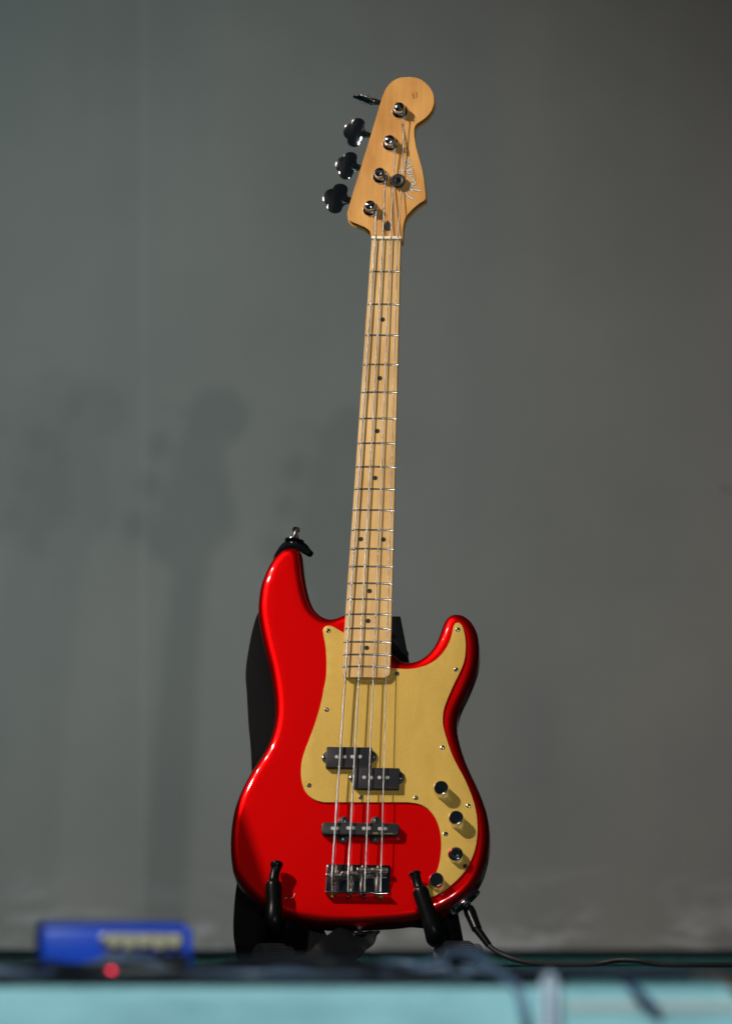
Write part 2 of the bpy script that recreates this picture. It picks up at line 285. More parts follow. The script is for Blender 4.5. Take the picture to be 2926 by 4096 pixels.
GUARD = [(-.0570,.3227),(-.0562,.3266),(-.0531,.3289),(-.0492,.3290),(-.0454,.3277),(-.0419,.3257),(-.0385,.3236),(-.0350,.3217),(-.0315,.3198),(-.0279,.3180),(-.0247,.3157),(-.0219,.3128),(-.0192,.3098),(-.0166,.3068),(-.0141,.3037),(-.0115,.3007),(-.0089,.2977),(-.0062,.2947),(-.0034,.2918),(-.0005,.2891),(.0026,.2865),(.0058,.2841),(.0091,.2819),(.0124,.2797),(.0159,.2777),(.0194,.2758),(.0231,.2742),(.0269,.2732),(.0309,.2727),(.0349,.2724),(.0388,.2720),(.0428,.2718),(.0468,.2716),(.0508,.2716),(.0548,.2718),(.0588,.2724),(.0627,.2731),(.0666,.2740),(.0704,.2752),(.0742,.2765),(.0778,.2782),(.0813,.2801),(.0847,.2823),(.0878,.2848),(.0907,.2875),(.0933,.2905),(.0958,.2937),(.0981,.2970),(.1001,.3004),(.1020,.3039),(.1035,.3076),(.1048,.3114),(.1059,.3152),(.1068,.3191),(.1075,.3231),(.1081,.3270),(.1088,.3309),(.1106,.3345),(.1142,.3353),(.1170,.3326),(.1188,.3291),(.1201,.3253),(.1211,.3214),(.1220,.3175),(.1226,.3136),(.1231,.3096),(.1234,.3056),(.1235,.3016),(.1235,.2976),(.1233,.2936),(.1229,.2896),(.1224,.2857),(.1216,.2818),(.1205,.2779),(.1193,.2741),(.1178,.2704),(.1163,.2667),(.1148,.2630),(.1132,.2593),(.1116,.2557),(.1101,.2520),(.1087,.2482),(.1073,.2445),(.1059,.2407),(.1045,.2370),(.1032,.2332),(.1020,.2294),(.1008,.2256),(.0998,.2217),(.0991,.2178),(.0986,.2138),(.0984,.2098),(.0984,.2058),(.0986,.2018),(.0991,.1979),(.0999,.1940),(.1010,.1901),(.1021,.1863),(.1033,.1825),(.1046,.1787),(.1059,.1749),(.1072,.1711),(.1086,.1674),(.1100,.1636),(.1115,.1599),(.1131,.1563),(.1148,.1526),(.1166,.1491),(.1185,.1455),(.1204,.1420),(.1223,.1385),(.1243,.1351),(.1263,.1316),(.1281,.1281),(.1299,.1245),(.1317,.1209),(.1333,.1172),(.1350,.1136),(.1365,.1099),(.1381,.1062),(.1396,.1025),(.1409,.0988),(.1422,.0950),(.1433,.0911),(.1443,.0873),(.1452,.0834),(.1460,.0795),(.1467,.0755),(.1472,.0716),(.1476,.0676),(.1479,.0636),(.1481,.0596),(.1482,.0556),(.1481,.0516),(.1480,.0476),(.1476,.0436),(.1472,.0397),(.1465,.0357),(.1457,.0318),(.1447,.0279),(.1435,.0241),(.1422,.0203),(.1408,.0166),(.1392,.0130),(.1373,.0094),(.1354,.0059),(.1332,.0026),(.1308,-.0007),(.1283,-.0038),(.1257,-.0068),(.1229,-.0097),(.1201,-.0125),(.1172,-.0152),(.1142,-.0179),(.1112,-.0205),(.1079,-.0228),(.1046,-.0250),(.1010,-.0269),(.0974,-.0286),(.0936,-.0297),(.0898,-.0289),(.0875,-.0257),(.0874,-.0218),(.0889,-.0181),(.0913,-.0149),(.0937,-.0117),(.0960,-.0084),(.0980,-.0050),(.0997,-.0013),(.1010,.0024),(.1022,.0062),(.1031,.0101),(.1039,.0141),(.1045,.0180),(.1049,.0220),(.1052,.0260),(.1053,.0300),(.1054,.0340),(.1053,.0380),(.1051,.0420),(.1048,.0459),(.1043,.0499),(.1036,.0538),(.1027,.0577),(.1016,.0616),(.1003,.0654),(.0988,.0691),(.0971,.0727),(.0951,.0761),(.0928,.0794),(.0903,.0825),(.0876,.0854),(.0845,.0880),(.0811,.0901),(.0775,.0919),(.0738,.0932),(.0699,.0941),(.0659,.0947),(.0620,.0950),(.0580,.0951),(.0540,.0951),(.0500,.0951),(.0460,.0950),(.0420,.0950),(.0380,.0949),(.0340,.0948),(.0300,.0948),(.0260,.0947),(.0220,.0946),(.0180,.0946),(.0140,.0945),(.0100,.0945),(.0060,.0944),(.0020,.0944),(-.0020,.0943),(-.0060,.0942),(-.0100,.0942),(-.0140,.0941),(-.0180,.0941),(-.0220,.0940),(-.0260,.0940),(-.0300,.0939),(-.0340,.0938),(-.0380,.0938),(-.0420,.0937),(-.0460,.0939),(-.0499,.0946),(-.0538,.0956),(-.0575,.0971),(-.0609,.0991),(-.0641,.1016),(-.0669,.1044),(-.0693,.1076),(-.0712,.1111),(-.0726,.1148),(-.0737,.1187),(-.0746,.1226),(-.0752,.1265),(-.0756,.1305),(-.0758,.1345),(-.0758,.1385),(-.0757,.1425),(-.0753,.1465),(-.0748,.1504),(-.0740,.1543),(-.0730,.1582),(-.0720,.1621),(-.0708,.1659),(-.0696,.1697),(-.0683,.1735),(-.0671,.1773),(-.0659,.1811),(-.0647,.1849),(-.0636,.1888),(-.0625,.1926),(-.0614,.1965),(-.0604,.2003),(-.0594,.2042),(-.0585,.2081),(-.0575,.2120),(-.0567,.2159),(-.0559,.2198),(-.0551,.2237),(-.0544,.2277),(-.0538,.2316),(-.0533,.2356),(-.0529,.2396),(-.0524,.2435),(-.0517,.2475),(-.0511,.2514),(-.0506,.2554),(-.0503,.2594),(-.0500,.2633),(-.0500,.2673),(-.0500,.2713),(-.0501,.2753),(-.0503,.2793),(-.0506,.2833),(-.0509,.2873),(-.0513,.2913),(-.0517,.2952),(-.0522,.2992),(-.0529,.3032),(-.0536,.3071),(-.0545,.3110),(-.0554,.3149),(-.0563,.3188)]
HEAD = [(-.0207,.8750),(-.0222,.8776),(-.0242,.8798),(-.0264,.8818),(-.0289,.8835),(-.0315,.8849),(-.0343,.8862),(-.0371,.8873),(-.0398,.8885),(-.0426,.8896),(-.0454,.8908),(-.0480,.8922),(-.0503,.8941),(-.0519,.8967),(-.0527,.8996),(-.0528,.9026),(-.0524,.9056),(-.0518,.9085),(-.0512,.9114),(-.0505,.9144),(-.0498,.9173),(-.0492,.9202),(-.0485,.9232),(-.0478,.9261),(-.0472,.9290),(-.0465,.9320),(-.0458,.9349),(-.0451,.9378),(-.0444,.9407),(-.0437,.9437),(-.0430,.9466),(-.0423,.9495),(-.0416,.9524),(-.0409,.9553),(-.0402,.9583),(-.0395,.9612),(-.0388,.9641),(-.0381,.9670),(-.0374,.9700),(-.0368,.9729),(-.0361,.9758),(-.0354,.9787),(-.0347,.9817),(-.0340,.9846),(-.0333,.9875),(-.0326,.9904),(-.0319,.9934),(-.0312,.9963),(-.0306,.9992),(-.0299,1.0022),(-.0292,1.0051),(-.0285,1.0080),(-.0278,1.0109),(-.0271,1.0139),(-.0265,1.0168),(-.0258,1.0197),(-.0251,1.0226),(-.0244,1.0256),(-.0237,1.0285),(-.0230,1.0314),(-.0224,1.0343),(-.0217,1.0373),(-.0210,1.0402),(-.0204,1.0431),(-.0197,1.0461),(-.0191,1.0490),(-.0184,1.0519),(-.0178,1.0549),(-.0171,1.0578),(-.0164,1.0607),(-.0157,1.0637),(-.0150,1.0666),(-.0142,1.0695),(-.0133,1.0723),(-.0123,1.0752),(-.0112,1.0780),(-.0098,1.0806),(-.0082,1.0832),(-.0065,1.0856),(-.0045,1.0879),(-.0024,1.0900),(.0000,1.0918),(.0027,1.0932),(.0055,1.0942),(.0084,1.0950),(.0114,1.0954),(.0144,1.0957),(.0174,1.0957),(.0204,1.0956),(.0234,1.0952),(.0263,1.0947),(.0292,1.0938),(.0320,1.0927),(.0346,1.0912),(.0370,1.0893),(.0392,1.0873),(.0413,1.0852),(.0433,1.0830),(.0452,1.0806),(.0468,1.0781),(.0481,1.0754),(.0492,1.0725),(.0500,1.0697),(.0505,1.0667),(.0508,1.0637),(.0509,1.0607),(.0506,1.0577),(.0501,1.0548),(.0492,1.0519),(.0481,1.0491),(.0467,1.0465),(.0450,1.0440),(.0431,1.0416),(.0411,1.0394),(.0388,1.0374),(.0365,1.0356),(.0340,1.0338),(.0315,1.0321),(.0294,1.0300),(.0279,1.0274),(.0271,1.0246),(.0267,1.0216),(.0267,1.0186),(.0269,1.0156),(.0273,1.0126),(.0277,1.0096),(.0282,1.0066),(.0288,1.0037),(.0294,1.0008),(.0301,.9978),(.0308,.9949),(.0316,.9920),(.0324,.9891),(.0333,.9862),(.0341,.9834),(.0350,.9805),(.0358,.9776),(.0367,.9747),(.0376,.9718),(.0385,.9690),(.0393,.9661),(.0400,.9632),(.0407,.9602),(.0413,.9573),(.0419,.9544),(.0425,.9514),(.0429,.9484),(.0434,.9455),(.0438,.9425),(.0442,.9395),(.0446,.9365),(.0449,.9335),(.0453,.9306),(.0456,.9276),(.0459,.9246),(.0448,.9219),(.0421,.9206),(.0397,.9188),(.0373,.9170),(.0350,.9150),(.0329,.9129),(.0308,.9108),(.0288,.9085),(.0269,.9062),(.0250,.9038),(.0233,.9014),(.0218,.8988),(.0206,.8960),(.0197,.8931),(.0191,.8902),(.0186,.8872),(.0183,.8842),(.0181,.8812),(.0181,.8782),(.0180,.8752)]
POST = [(.0084,1.0474),(-.0019,1.0009),(-.0128,.9545),(-.0235,.9080)]
RETAINER = [(.0107,.9460)]
TRUSS = [(-.0011,.8927),(.0030,.8875),(.0033,.8797),(-.0004,.8776),(-.0041,.8796),(-.0045,.8875)]
KEY0 = [(-.0197,1.0711),(-.0404,1.0749),(-.0540,1.0795)]
KEY1 = [(-.0311,1.0281),(-.0504,1.0280),(-.0663,1.0305)]
KEY2 = [(-.0420,.9760),(-.0585,.9805),(-.0758,.9843)]
KEY3 = [(-.0531,.9286),(-.0702,.9338),(-.0866,.9363)]
STR_NUT = [(-.0141,.8651),(-.0044,.8652),(.0057,.8652),(.0148,.8653)]
STR_RET = [(.0043,.9367),(.0156,.9367)]
STR_POST = [(-.0154,.9060),(-.0057,.9499),(.0048,1.0004),(.0149,1.0465)]
STR_SAD = [(-.0295,-.0079),(-.0093,-.0062),(.0122,-.0011),(.0318,-.0008)]
STR_LIP = [(-.0292,-.0263),(-.0092,-.0259),(.0116,-.0244),(.0319,-.0255)]
DOTS = [(.0000,.7480),(.0001,.6663),(.0001,.5932),(.0002,.5285),(-.0143,.4447),(.0145,.4446),(-.0001,.3741),(.0000,.3335),(-.0001,.2971)]
SCREWS = [(-.0509,.3229),(.1134,.3267),(.1132,.2727),(.0386,.2661),(-.0480,.2166),(.1005,.1678),(-.0654,.1150),(.0004,.0999),(.0698,.1002),(.1361,.0908),(.1093,.0529)]
PK1 = [(-.0449,.1637),(.0111,.1645),(.0123,.1370),(-.0444,.1362)]
PK2 = [(-.0083,.1367),(.0473,.1370),(.0485,.1096),(-.0074,.1088)]
PK1E = [(-.0480,.1517),(.0138,.1534)]
PK2E = [(-.0121,.1246),(.0501,.1255)]
PK1P = [(-.0315,.1505),(-.0216,.1506),(-.0120,.1510),(-.0021,.1512)]
PK2P = [(.0044,.1236),(.0139,.1234),(.0237,.1236),(.0337,.1237)]
PJ = [(-.0464,.0634),(.0509,.0638),(.0516,.0475),(-.0464,.0469)]
PJE = [(-.0197,.0679),(.0210,.0685),(-.0200,.0446),(.0206,.0452)]
PJP = [(-.0323,.0554),(-.0253,.0555),(-.0127,.0560),(-.0056,.0561),(.0071,.0558),(.0142,.0561),(.0271,.0557),(.0342,.0558)]
SADL = [(-.0372,-.0065),(-.0188,-.0065),(-.0179,-.0036),(.0011,-.0037),(.0012,.0011),(.0203,.0012),(.0205,.0013),(.0394,.0012)]
INT_LIP = [(-.0251,-.0270),(-.0054,-.0267),(.0073,-.0265),(.0268,-.0262)]
INT_SAD = [(-.0241,-.0063),(-.0051,-.0036),(.0072,.0011),(.0267,.0014)]
INT_END = [(-.0243,.0065),(-.0053,.0064),(.0077,.0070),(.0270,.0069)]
KNOBTOP = [(.1024,.1086),(.1229,.0691),(.1236,.0233),(.1017,-.0130)]
LED = [(.1353,.0108)]
JACK = [(.1186,-.0455),(.1468,-.0176),(.1353,-.0346)]
LOGO = [
   [(.0194,.9349),(.0206,.9315),(.0233,.9282),(.0271,.9251),(.0310,.9230)],
   [(.0214,.9364),(.0281,.9365),(.0343,.9357),(.0403,.9346)],
   [(.0248,.9408),(.0276,.9363),(.0303,.9331)],
   [(.0251,.9464),(.0257,.9428),(.0274,.9404),(.0287,.9414),(.0281,.9439),(.0290,.9452),(.0309,.9434),(.0324,.9445),(.0320,.9470),(.0296,.9495)],
   [(.0266,.9484),(.0303,.9508),(.0269,.9534),(.0242,.9557),(.0293,.9565)],
   [(.0271,.9591),(.0241,.9588),(.0217,.9604),(.0218,.9627),(.0249,.9641),(.0270,.9627),(.0271,.9591)],
   [(.0107,.9632),(.0192,.9638),(.0271,.9649),(.0253,.9666)],
   [(.0199,.9722),(.0198,.9688),(.0216,.9674),(.0226,.9694),(.0222,.9711),(.0241,.9697),(.0261,.9706),(.0257,.9736),(.0236,.9762)],
   [(.0161,.9764),(.0181,.9764),(.0196,.9795),(.0228,.9750)],
   [(.0216,.9809),(.0232,.9798),(.0230,.9778)]
]
TXT1 = [(.0240,.9840),(.0135,1.0307)]
TXT2 = [(.0335,.9498),(.0299,.9661)]
TXT3 = [(.0269,1.0657),(.0247,1.0739)]
TXT4 = [(.0304,1.0671),(.0293,1.0750)]

FB = .0115; HW = FB-.0125; L = .8636
W0, W20 = .03838, .0619
GM = Matrix(((0.995146, 0.045037, -0.087497, -.01132), (-0.097282, 0.316157, -0.943706, 9.76085), (-0.014839, 0.947637, 0.319004, .11715), (0,0,0,1)))
G = empty('bass_guitar'); G.matrix_world = GM
tag(G, 'metallic red electric bass guitar with gold pickguard and maple neck, leaning on a black stand', 'bass guitar')
def g2w(u, v_, w): return GM @ Vector((u, v_, w))

def wn(o):
    m = o.modifiers.new('weighted', 'WEIGHTED_NORMAL'); m.mode = 'FACE_AREA'; m.weight = 80; m.keep_sharp = True; return o
def inset(poly, d):
    n = len(poly); out = []
    for i in range(n):
        a, c = Vector(poly[i-1]), Vector(poly[(i+1) % n]); t = (c-a).normalized(); out.append((poly[i][0]-t.y*d, poly[i][1]+t.x*d))
    return out
def slab(name, poly, w_top, w_bot, r, m, steps=7, grid=.010, rb=None):
    """a plank with rounded edges, its faces filled by a fine triangulation"""
    rb = r if rb is None else rb
    n = len(poly); rings = []
    for k in range(steps+1):
        a = R(90)*k/steps; rings.append((inset(poly, r*(1-math.sin(a))) if k < steps else poly, w_top-r*(1-math.cos(a))))
    for k in range(steps+1):
        a = R(90)*k/steps; rings.append((inset(poly, rb*(1-math.cos(a))) if k else poly, w_bot+rb*(1-math.sin(a))))
    V = []; F = []
    for p, w in rings: V += [(q[0], q[1], w) for q in p]
    for k in range(len(rings)-1):
        for i in range(n):
            j = (i+1) % n; F.append((k*n+i, k*n+j, (k+1)*n+j, (k+1)*n+i))
    for ring, w in ((rings[0][0], w_top), (rings[-1][0], w_bot)):
        xs = [p[0] for p in ring]; ys = [p[1] for p in ring]
        pts = [Vector(p) for p in ring]
        def inside(x, y):
            c = False
            for i in range(n):
                (x1, y1), (x2, y2) = ring[i], ring[i-1]
                if (y1 > y) != (y2 > y) and x < (x2-x1)*(y-y1)/(y2-y1)+x1: c = not c
            return c
        x = min(xs)+grid
        while x < max(xs):
            y = min(ys)+grid
            while y < max(ys):
                if inside(x, y) and min((x-p[0])**2+(y-p[1])**2 for p in ring) > (grid*.5)**2: pts.append(Vector((x, y)))
                y += grid
            x += grid
        ov, oe, of, *_ = delaunay_2d_cdt(pts, [], [list(range(n))], 1, 1e-7)
        base = len(V); V += [(p.x, p.y, w) for p in ov]; F += [tuple(base+i for i in f_) for f_ in of]
    me = mesh(name, V, F, m, True)
    bm = bmesh.new(); bm.from_mesh(me); bmesh.ops.remove_doubles(bm, verts=bm.verts, dist=2e-5); bmesh.ops.recalc_face_normals(bm, faces=bm.faces); bm.to_mesh(me); bm.free()
    return me
def ribbon2d(path, wd, z, m, name='stroke'):
    P = [Vector(p[:2]) for p in path]; V = []; F = []; n = len(P)
    ww = wd if isinstance(wd, list) else [wd]*n
    for i in range(n):
        t = (P[min(i+1, n-1)]-P[max(i-1, 0)]).normalized(); q = Vector((-t.y, t.x))*ww[i]/2
        V += [(*(P[i]+q), z), (*(P[i]-q), z)]
    for i in range(n-1): F.append((2*i, 2*i+1, 2*i+3, 2*i+2))
    return mesh(name, V, F, m)
wn(put('body', slab('body', BODY, 0, -.044, .0125, M_red, 9), G))['label'] = 'metallic red double cutaway body with rounded edges'
M_nick = mat('paint_nick', (.85, .45, .50), .4)
SCR = [[(-.0893, -.0353), (-.0877, -.034), (-.0856, -.0338)], [(-.0814, -.0346), (-.0798, -.0334), (-.0785, -.0325)], [(-.0778, -.0314), (-.0773, -.0292), (-.0768, -.0279)]]
for o_ in [c for c in G.children if c.name.startswith('body')]: body_o = o_
put('scratch', join('scratch', [ribbon2d(s_, .0007, .00025, M_nick) for s_ in SCR]), body_o)
# pickguard: gold face on a dark bevelled edge
gm = slab('pickguard', GUARD, .0024, .0002, .0009, M_guardedge, 2, .02, .0002)
gm.materials.append(M_gold)
for p in gm.polygons:
    if p.center.z > .00235: p.material_index = 1
guard = wn(put('pickguard', gm, G)); guard['label'] = 'gold anodised pickguard with dark edge'
scr = join('screw', [lathe('s', [(.0031, 0), (.0031, .0004), (.0026, .0011), (.0014, .0015), (0, .0016)], M_chrome, 14, 60),
                     box('x', 0, 0, .0015, .0030, .0007, .0006, M_dot), box('x2', 0, 0, .00148, .0007, .0030, .0006, M_dot)])
for i, (x, y) in enumerate(SCREWS): put('pickguard_screw', scr, guard, (x, y, .0022), (0, 0, i*.7))
put('light_hole', lathe('light_hole', [(.0029, 0), (.0029, .0004), (0, .0004)], M_dot, 16), guard, (LED[0][0], LED[0][1], .0022))

# neck: fretboard with a slight radius, rounded back
V = []; F = []
ends = []
vs = [.2590+.0075*k for k in range(0, 82)]
vs = [v_ for v_ in vs if v_ < L-.0035]+[L-.0035]
def halfw(v_):
    hw = (W0+(W20-W0)*(L-v_)/(L*(1-2**(-20/12))))/2
    d = v_-.2575
    if d < .0095: hw -= .0095-math.sqrt(max(0, .0095**2-(.0095-d)**2))
    return hw
vs = sorted(set(vs+[.2577, .2582, .2600, .2615, .2635, .2655]))
nseg = 9
prof_n = 0
for v_ in vs:
    hw = halfw(v_); ring = []
    back = .021 if v_ > .33 else .021
    for k in range(nseg): # top, radiused
        t = -1+2*k/(nseg-1); ring.append((hw*t*.992, v_, FB-.0016*t*t*(hw/.031)**2))
    depth = -.0065-.003*(L-v_)/.6
    if v_ < .30: bottom = [(hw, FB-.004), (hw, .0030), (hw*.5, .0026), (-hw*.5, .0026), (-hw, .0030), (-hw, FB-.004)]; 
    else: bottom = [(hw, FB-.0045), (hw*.96, FB-.009), (hw*.55, depth), (-hw*.55, depth), (-hw*.96, FB-.009), (-hw, FB-.0045)]
    ring += [(x, v_, z) for x, z in bottom]; prof_n = len(ring); V += ring
for i in range(len(vs)-1):
    for k in range(prof_n):
        j = (k+1) % prof_n; F.append((i*prof_n+k, i*prof_n+j, (i+1)*prof_n+j, (i+1)*prof_n+k))
F.append(tuple(range(prof_n))); F.append(tuple((len(vs)-1)*prof_n+k for k in range(prof_n)))
neck = put('neck', mesh('neck', V, F, M_neck, True, 32), G); neck['label'] = 'pale maple bolt-on neck with maple fingerboard'
def surf(u, hw): t = u/hw; return FB-.0016*t*t*(hw/.031)**2
for n in range(1, 21):
    v_ = L*2**(-n/12); hw = halfw(v_)-.0004
    path = []; 
    V = []; F = []
    for k in range(11):
        u = hw*(-1+2*k/10); z = surf(u, halfw(v_))
        e = .55 if k in (0, 10) else 1.0
        for dv, dz in ((-.00135, -.0002), (-.0011, .0006*e), (-.0004, .00105*e), (.0004, .00105*e), (.0011, .0006*e), (.00135, -.0002)): V.append((u, v_+dv, z+dz))
    for k in range(10):
        for q in range(5): F.append((k*6+q, k*6+q+1, (k+1)*6+q+1, (k+1)*6+q))
    F.append(tuple(range(6))); F.append(tuple(60+q for q in range(6)))
    put('fret', mesh('fret', V, F, M_fret, True, 50), neck)
dotm = lathe('fret_marker', [(.0031, -.0006), (.0031, .00022), (0, .00022)], M_dot, 20)
for x, y in DOTS: put('fret_marker', dotm, neck, (x, y, surf(x, halfw(y))))
nutp = [(-W0/2, L-.0034), (W0/2, L-.0034), (W0/2, L+.0002), (-W0/2, L+.0002)]
put('nut', prism('nut', nutp, HW-.0005, FB+.0030, M_bone, .0004), neck)

# headstock
hp = list(HEAD)
hp[0] = (-W0/2, L-.0005); hp[-1] = (W0/2, L-.0005)
hs = slab('headstock', hp, HW, HW-.0140, .0011, M_head, 4, .008, .0018)
head = wn(put('headstock', hs, G)); head['label'] = 'amber tinted maple headstock carrying the lettering'
tp = cr([(*p, 0) for p in TRUSS]+[(*TRUSS[0], 0)], 5)[:-1]
put('truss_rod_hole', prism('truss_rod_hole', [(p[0], p[1]) for p in tp], HW-.001, HW+.00025, M_dot), head)

sil = []; ink = []
for i, st in enumerate(LOGO):
    p = cr(st, 6) if len(st) > 2 else st
    n = len(p)
    if i == 0: w = [.0006+.0016*k/(n-1) for k in range(n)]
    elif i == 1: w = [.0005+.0015*k/(n-1) for k in range(n)]
    else: w = [.00125]*n
    sil.append(ribbon2d(p, w, HW+.00035+i*.00001, M_silver)); ink.append(ribbon2d(p, [x+.0011 for x in w], HW+.00018+i*.00001, M_ink))
logo = put('logo', join('logo', ink), head); put('logo_fill', join('logo_fill', sil), logo)
def text_mesh(s, size, m, shear=0, bold=0):
    c = bpy.data.curves.new('text', 'FONT'); c.body = s; c.size = size; c.shear = shear; c.offset = bold; c.resolution_u = 2
    o = bpy.data.objects.new('text', c); C.objects.link(o)
    dg = bpy.context.evaluated_depsgraph_get(); me = bpy.data.meshes.new_from_object(o.evaluated_get(dg))
    bpy.data.objects.remove(o); me.materials.clear(); me.materials.append(m); return me
def lettering(s, a, b, h, m, parent, z, shear=0, bold=0, name='lettering'):
    me = text_mesh(s, h, m, shear, bold)
    xs = [q.co.x for q in me.vertices]; wd = max(xs)-min(xs); d = Vector(b)-Vector(a); k = d.length/wd
    for q in me.vertices: q.co.x *= k
    me.name = name
    return put(name, me, parent, (a[0], a[1], z), (0, 0, math.atan2(d.y, d.x)))
lettering('PRECISION BASS SPECIAL', TXT1[0], TXT1[1], .0046, M_ink, head, HW+.0004, 0, .00012)
lettering('MADE IN MEXICO', TXT2[0], TXT2[1], .0013, M_ink, head, HW+.0003)
lettering('Deluxe', TXT3[0], TXT3[1], .0034, M_ink, head, HW+.0003, .35)
lettering('Series', TXT4[0], TXT4[1], .0034, M_ink, head, HW+.0003, .35)

# tuning machines
bush = lathe('bushing', [(.0106, 0), (.0106, .0012), (.0098, .0024), (.0080, .0034), (.0078, .0036)], M_chrome, 32)
def string_post():
    b = lathe('p', [(.0068, .003), (.0068, .0050), (.0056, .0066), (.0052, .0085), (.0056, .0108), (.0066, .0118), (.0069, .0132), (.0066, .0148), (.0056, .0160), (.0038, .0168), (.0018, .0171), (0, .0172)], M_chrome, 28, 30)
    s = box('slot', 0, 0, .0160, .0022, .0126, .0028, M_dot)
    wraps = []
    for k in range(2): wraps.append(tube('w', [(.0064*math.cos(a*.3927), .0064*math.sin(a*.3927), .0072+.0022*k+.0001*a) for a in range(17)], .0011, M_steel, 6))
    return join('string_post', [b, s]+wraps)
postm = string_post()
half = [(17,3.2),(13,4.2),(10.2,6.6),(8.8,10),(8.7,13.5),(6.8,17.2),(2.4,19.4),(-2.8,19),(-6.8,16.8),(-8.9,13.2),(-9.2,10.8),(-12.2,9.5),(-14.9,6.7),(-16.3,3.2),(-16.6,0)]
clov = [(x/1000, y/1000) for x, y in half]+[(x/1000, -y/1000) for x, y in half[-2::-1]]
clov = [(p[0], p[1]) for p in cr([(*q, 0) for q in clov], 3)]
keym = prism('tuner_key', clov, -.0011, .0011, M_chrome, .0006, 2)
shaftm = lathe('key_shaft', [(.0030, .0), (.0042, .0015), (.0042, .010), (.0034, .011), (.0034, .048)], M_chrome, 18)
gearm = join('gear_plate', [box('g', 0, 0, -.003, .034, .026, .006, M_chrome, .0015), lathe('gg', [(.0085, -.010), (.0085, -.004)], M_chrome, 20)])
kdir = Vector((-.975, .223)).normalized(); kang = math.atan2(kdir.y, kdir.x)
twist = [R(97), R(14), R(3), R(-3)]
for i in range(4):
    x, y = POST[i]
    b = put('bushing', bush, G, (x, y, HW)); put('string_post', postm, b, (0, 0, 0), (0, 0, .6+.5*i))
    kx, ky = (KEY0, KEY1, KEY2, KEY3)[i][1]
    k = put('tuner_key', keym, G, (kx, ky, HW-.024)); k.rotation_euler = (Matrix.Rotation(kang+math.pi, 3, 'Z') @ Matrix.Rotation(twist[i], 3, 'X')).to_euler()
    if i == 3: k.scale = (1.12, 1.12, 1)
    s = put('key_shaft', shaftm, k, (.006, 0, .0018 if i else 0), (0, R(90), 0))
    put('gear_plate', gearm, G, (x, y+.002, HW-.0142), (0, 0, kang))
put('string_retainer', join('string_retainer', [lathe('r', [(.0030, 0), (.0045, .0040), (.0092, .0056), (.0096, .0072), (.0088, .0088), (.0066, .0092), (.0048, .0080)], M_black, 28, 50),
     lathe('rs', [(.0044, .0070), (.0040, .0084), (.0015, .0090), (0, .0088)], M_chrome, 16)]), G, (*RETAINER[0], HW))

# strings
srad = [.00115, .00098, .00080, .00062]
saddle_w = .0155
for i in range(4):
    bx, by = STR_LIP[i]; sx_, sy_ = STR_SAD[i]; nx, ny = STR_NUT[i]; px_, py_ = STR_POST[i]
    path = [(bx, by-.001, .0072), (bx*.5+sx_*.5, by*.5+sy_*.5, .0112), (sx_, sy_-.0012, saddle_w-.0003), (sx_, sy_+.0008, saddle_w)]
    for k in range(1, 16):
        t = k/16; path.append((sx_+(nx-sx_)*t, sy_+(ny-sy_)*t, saddle_w+(FB+.0036-saddle_w)*t))
    path += [(nx, ny-.0012, FB+.0036), (nx, ny+.0006, FB+.0035)]
    if i >= 2:
        rx, ry = STR_RET[i-2]; path += [((nx+rx)/2, (ny+ry)/2, (FB+.002+HW+.0038)/2), (rx, ry, HW+.0038), (rx+(px_-rx)*.22, ry+(py_-ry)*.22, HW+.0040)]
    path += [(px_, py_, HW+.0085)]
    s = put('string', tube('string', path, srad[i], M_steel, 8), G)

# split pickup
def pshell(nm, q, ears, w1):
    x0 = min(q[0][0], q[3][0]); x1 = max(q[1][0], q[2][0]); y0 = (q[2][1]+q[3][1])/2; y1 = (q[0][1]+q[1][1])/2
    ms = [prism('c', rrect(x0, y0, x1, y1, .0012), .001, w1, M_black, .0007)]
    for ex, ey in ears:
        s = 1 if ex > (x0+x1)/2 else -1; xe = x1 if s > 0 else x0
        ms.append(prism('e', [(xe-s*.001, ey+.0085), (xe+s*.0018, ey+.0068), (xe+s*.0050, ey+.0040), (xe+s*.0060, ey), (xe+s*.0050, ey-.0040), (xe+s*.0018, ey-.0068), (xe-s*.001, ey-.0085)][::-s], .001, .0055, M_black, .0004))
    return join(nm, ms)
polem = lathe('pole_piece', [(.0025, 0), (.0025, .0006), (.0022, .0009), (0, .0009)], M_pole, 16)
for q, e, pp in ((PK1, PK1E, PK1P), (PK2, PK2E, PK2P)):
    pk = put('split_coil_pickup', pshell('split_coil_pickup', q, e, .0105), G)
    for x, y in pp: put('pole_piece', polem, pk, (x, y, .0102))
    for x, y in e: put('pickup_screw', scr, pk, (x, y, .0053), (0, 0, .4))
q = PJ
ms = [prism('c', rrect(min(q[0][0], q[3][0]), (q[2][1]+q[3][1])/2, max(q[1][0], q[2][0]), (q[0][1]+q[1][1])/2, .0050, 6), .0005, .0105, M_black, .0013, 3)]
for x, y in PJE: ms.append(prism('e', circle(x, y+(.0015 if y > .055 else -.0005)-(.002 if y > .055 else -.002), .0066, 20), .0005, .0034, M_black, .0005))
pj = put('bar_pickup', join('bar_pickup', ms), G)
for x, y in PJP: put('pole_piece', polem, pj, (x, y, .0102))
for x, y in PJE: put('pickup_screw', scr, pj, (x, y, .0032), (0, 0, .9))
lettering('Fender', (.0188, .0487), (.0250, .0489), .0030, M_goldink, pj, .01058, .4)
lettering('NOISELESS', (.0290, .0488), (.0430, .0491), .0013, M_goldink, pj, .01058)

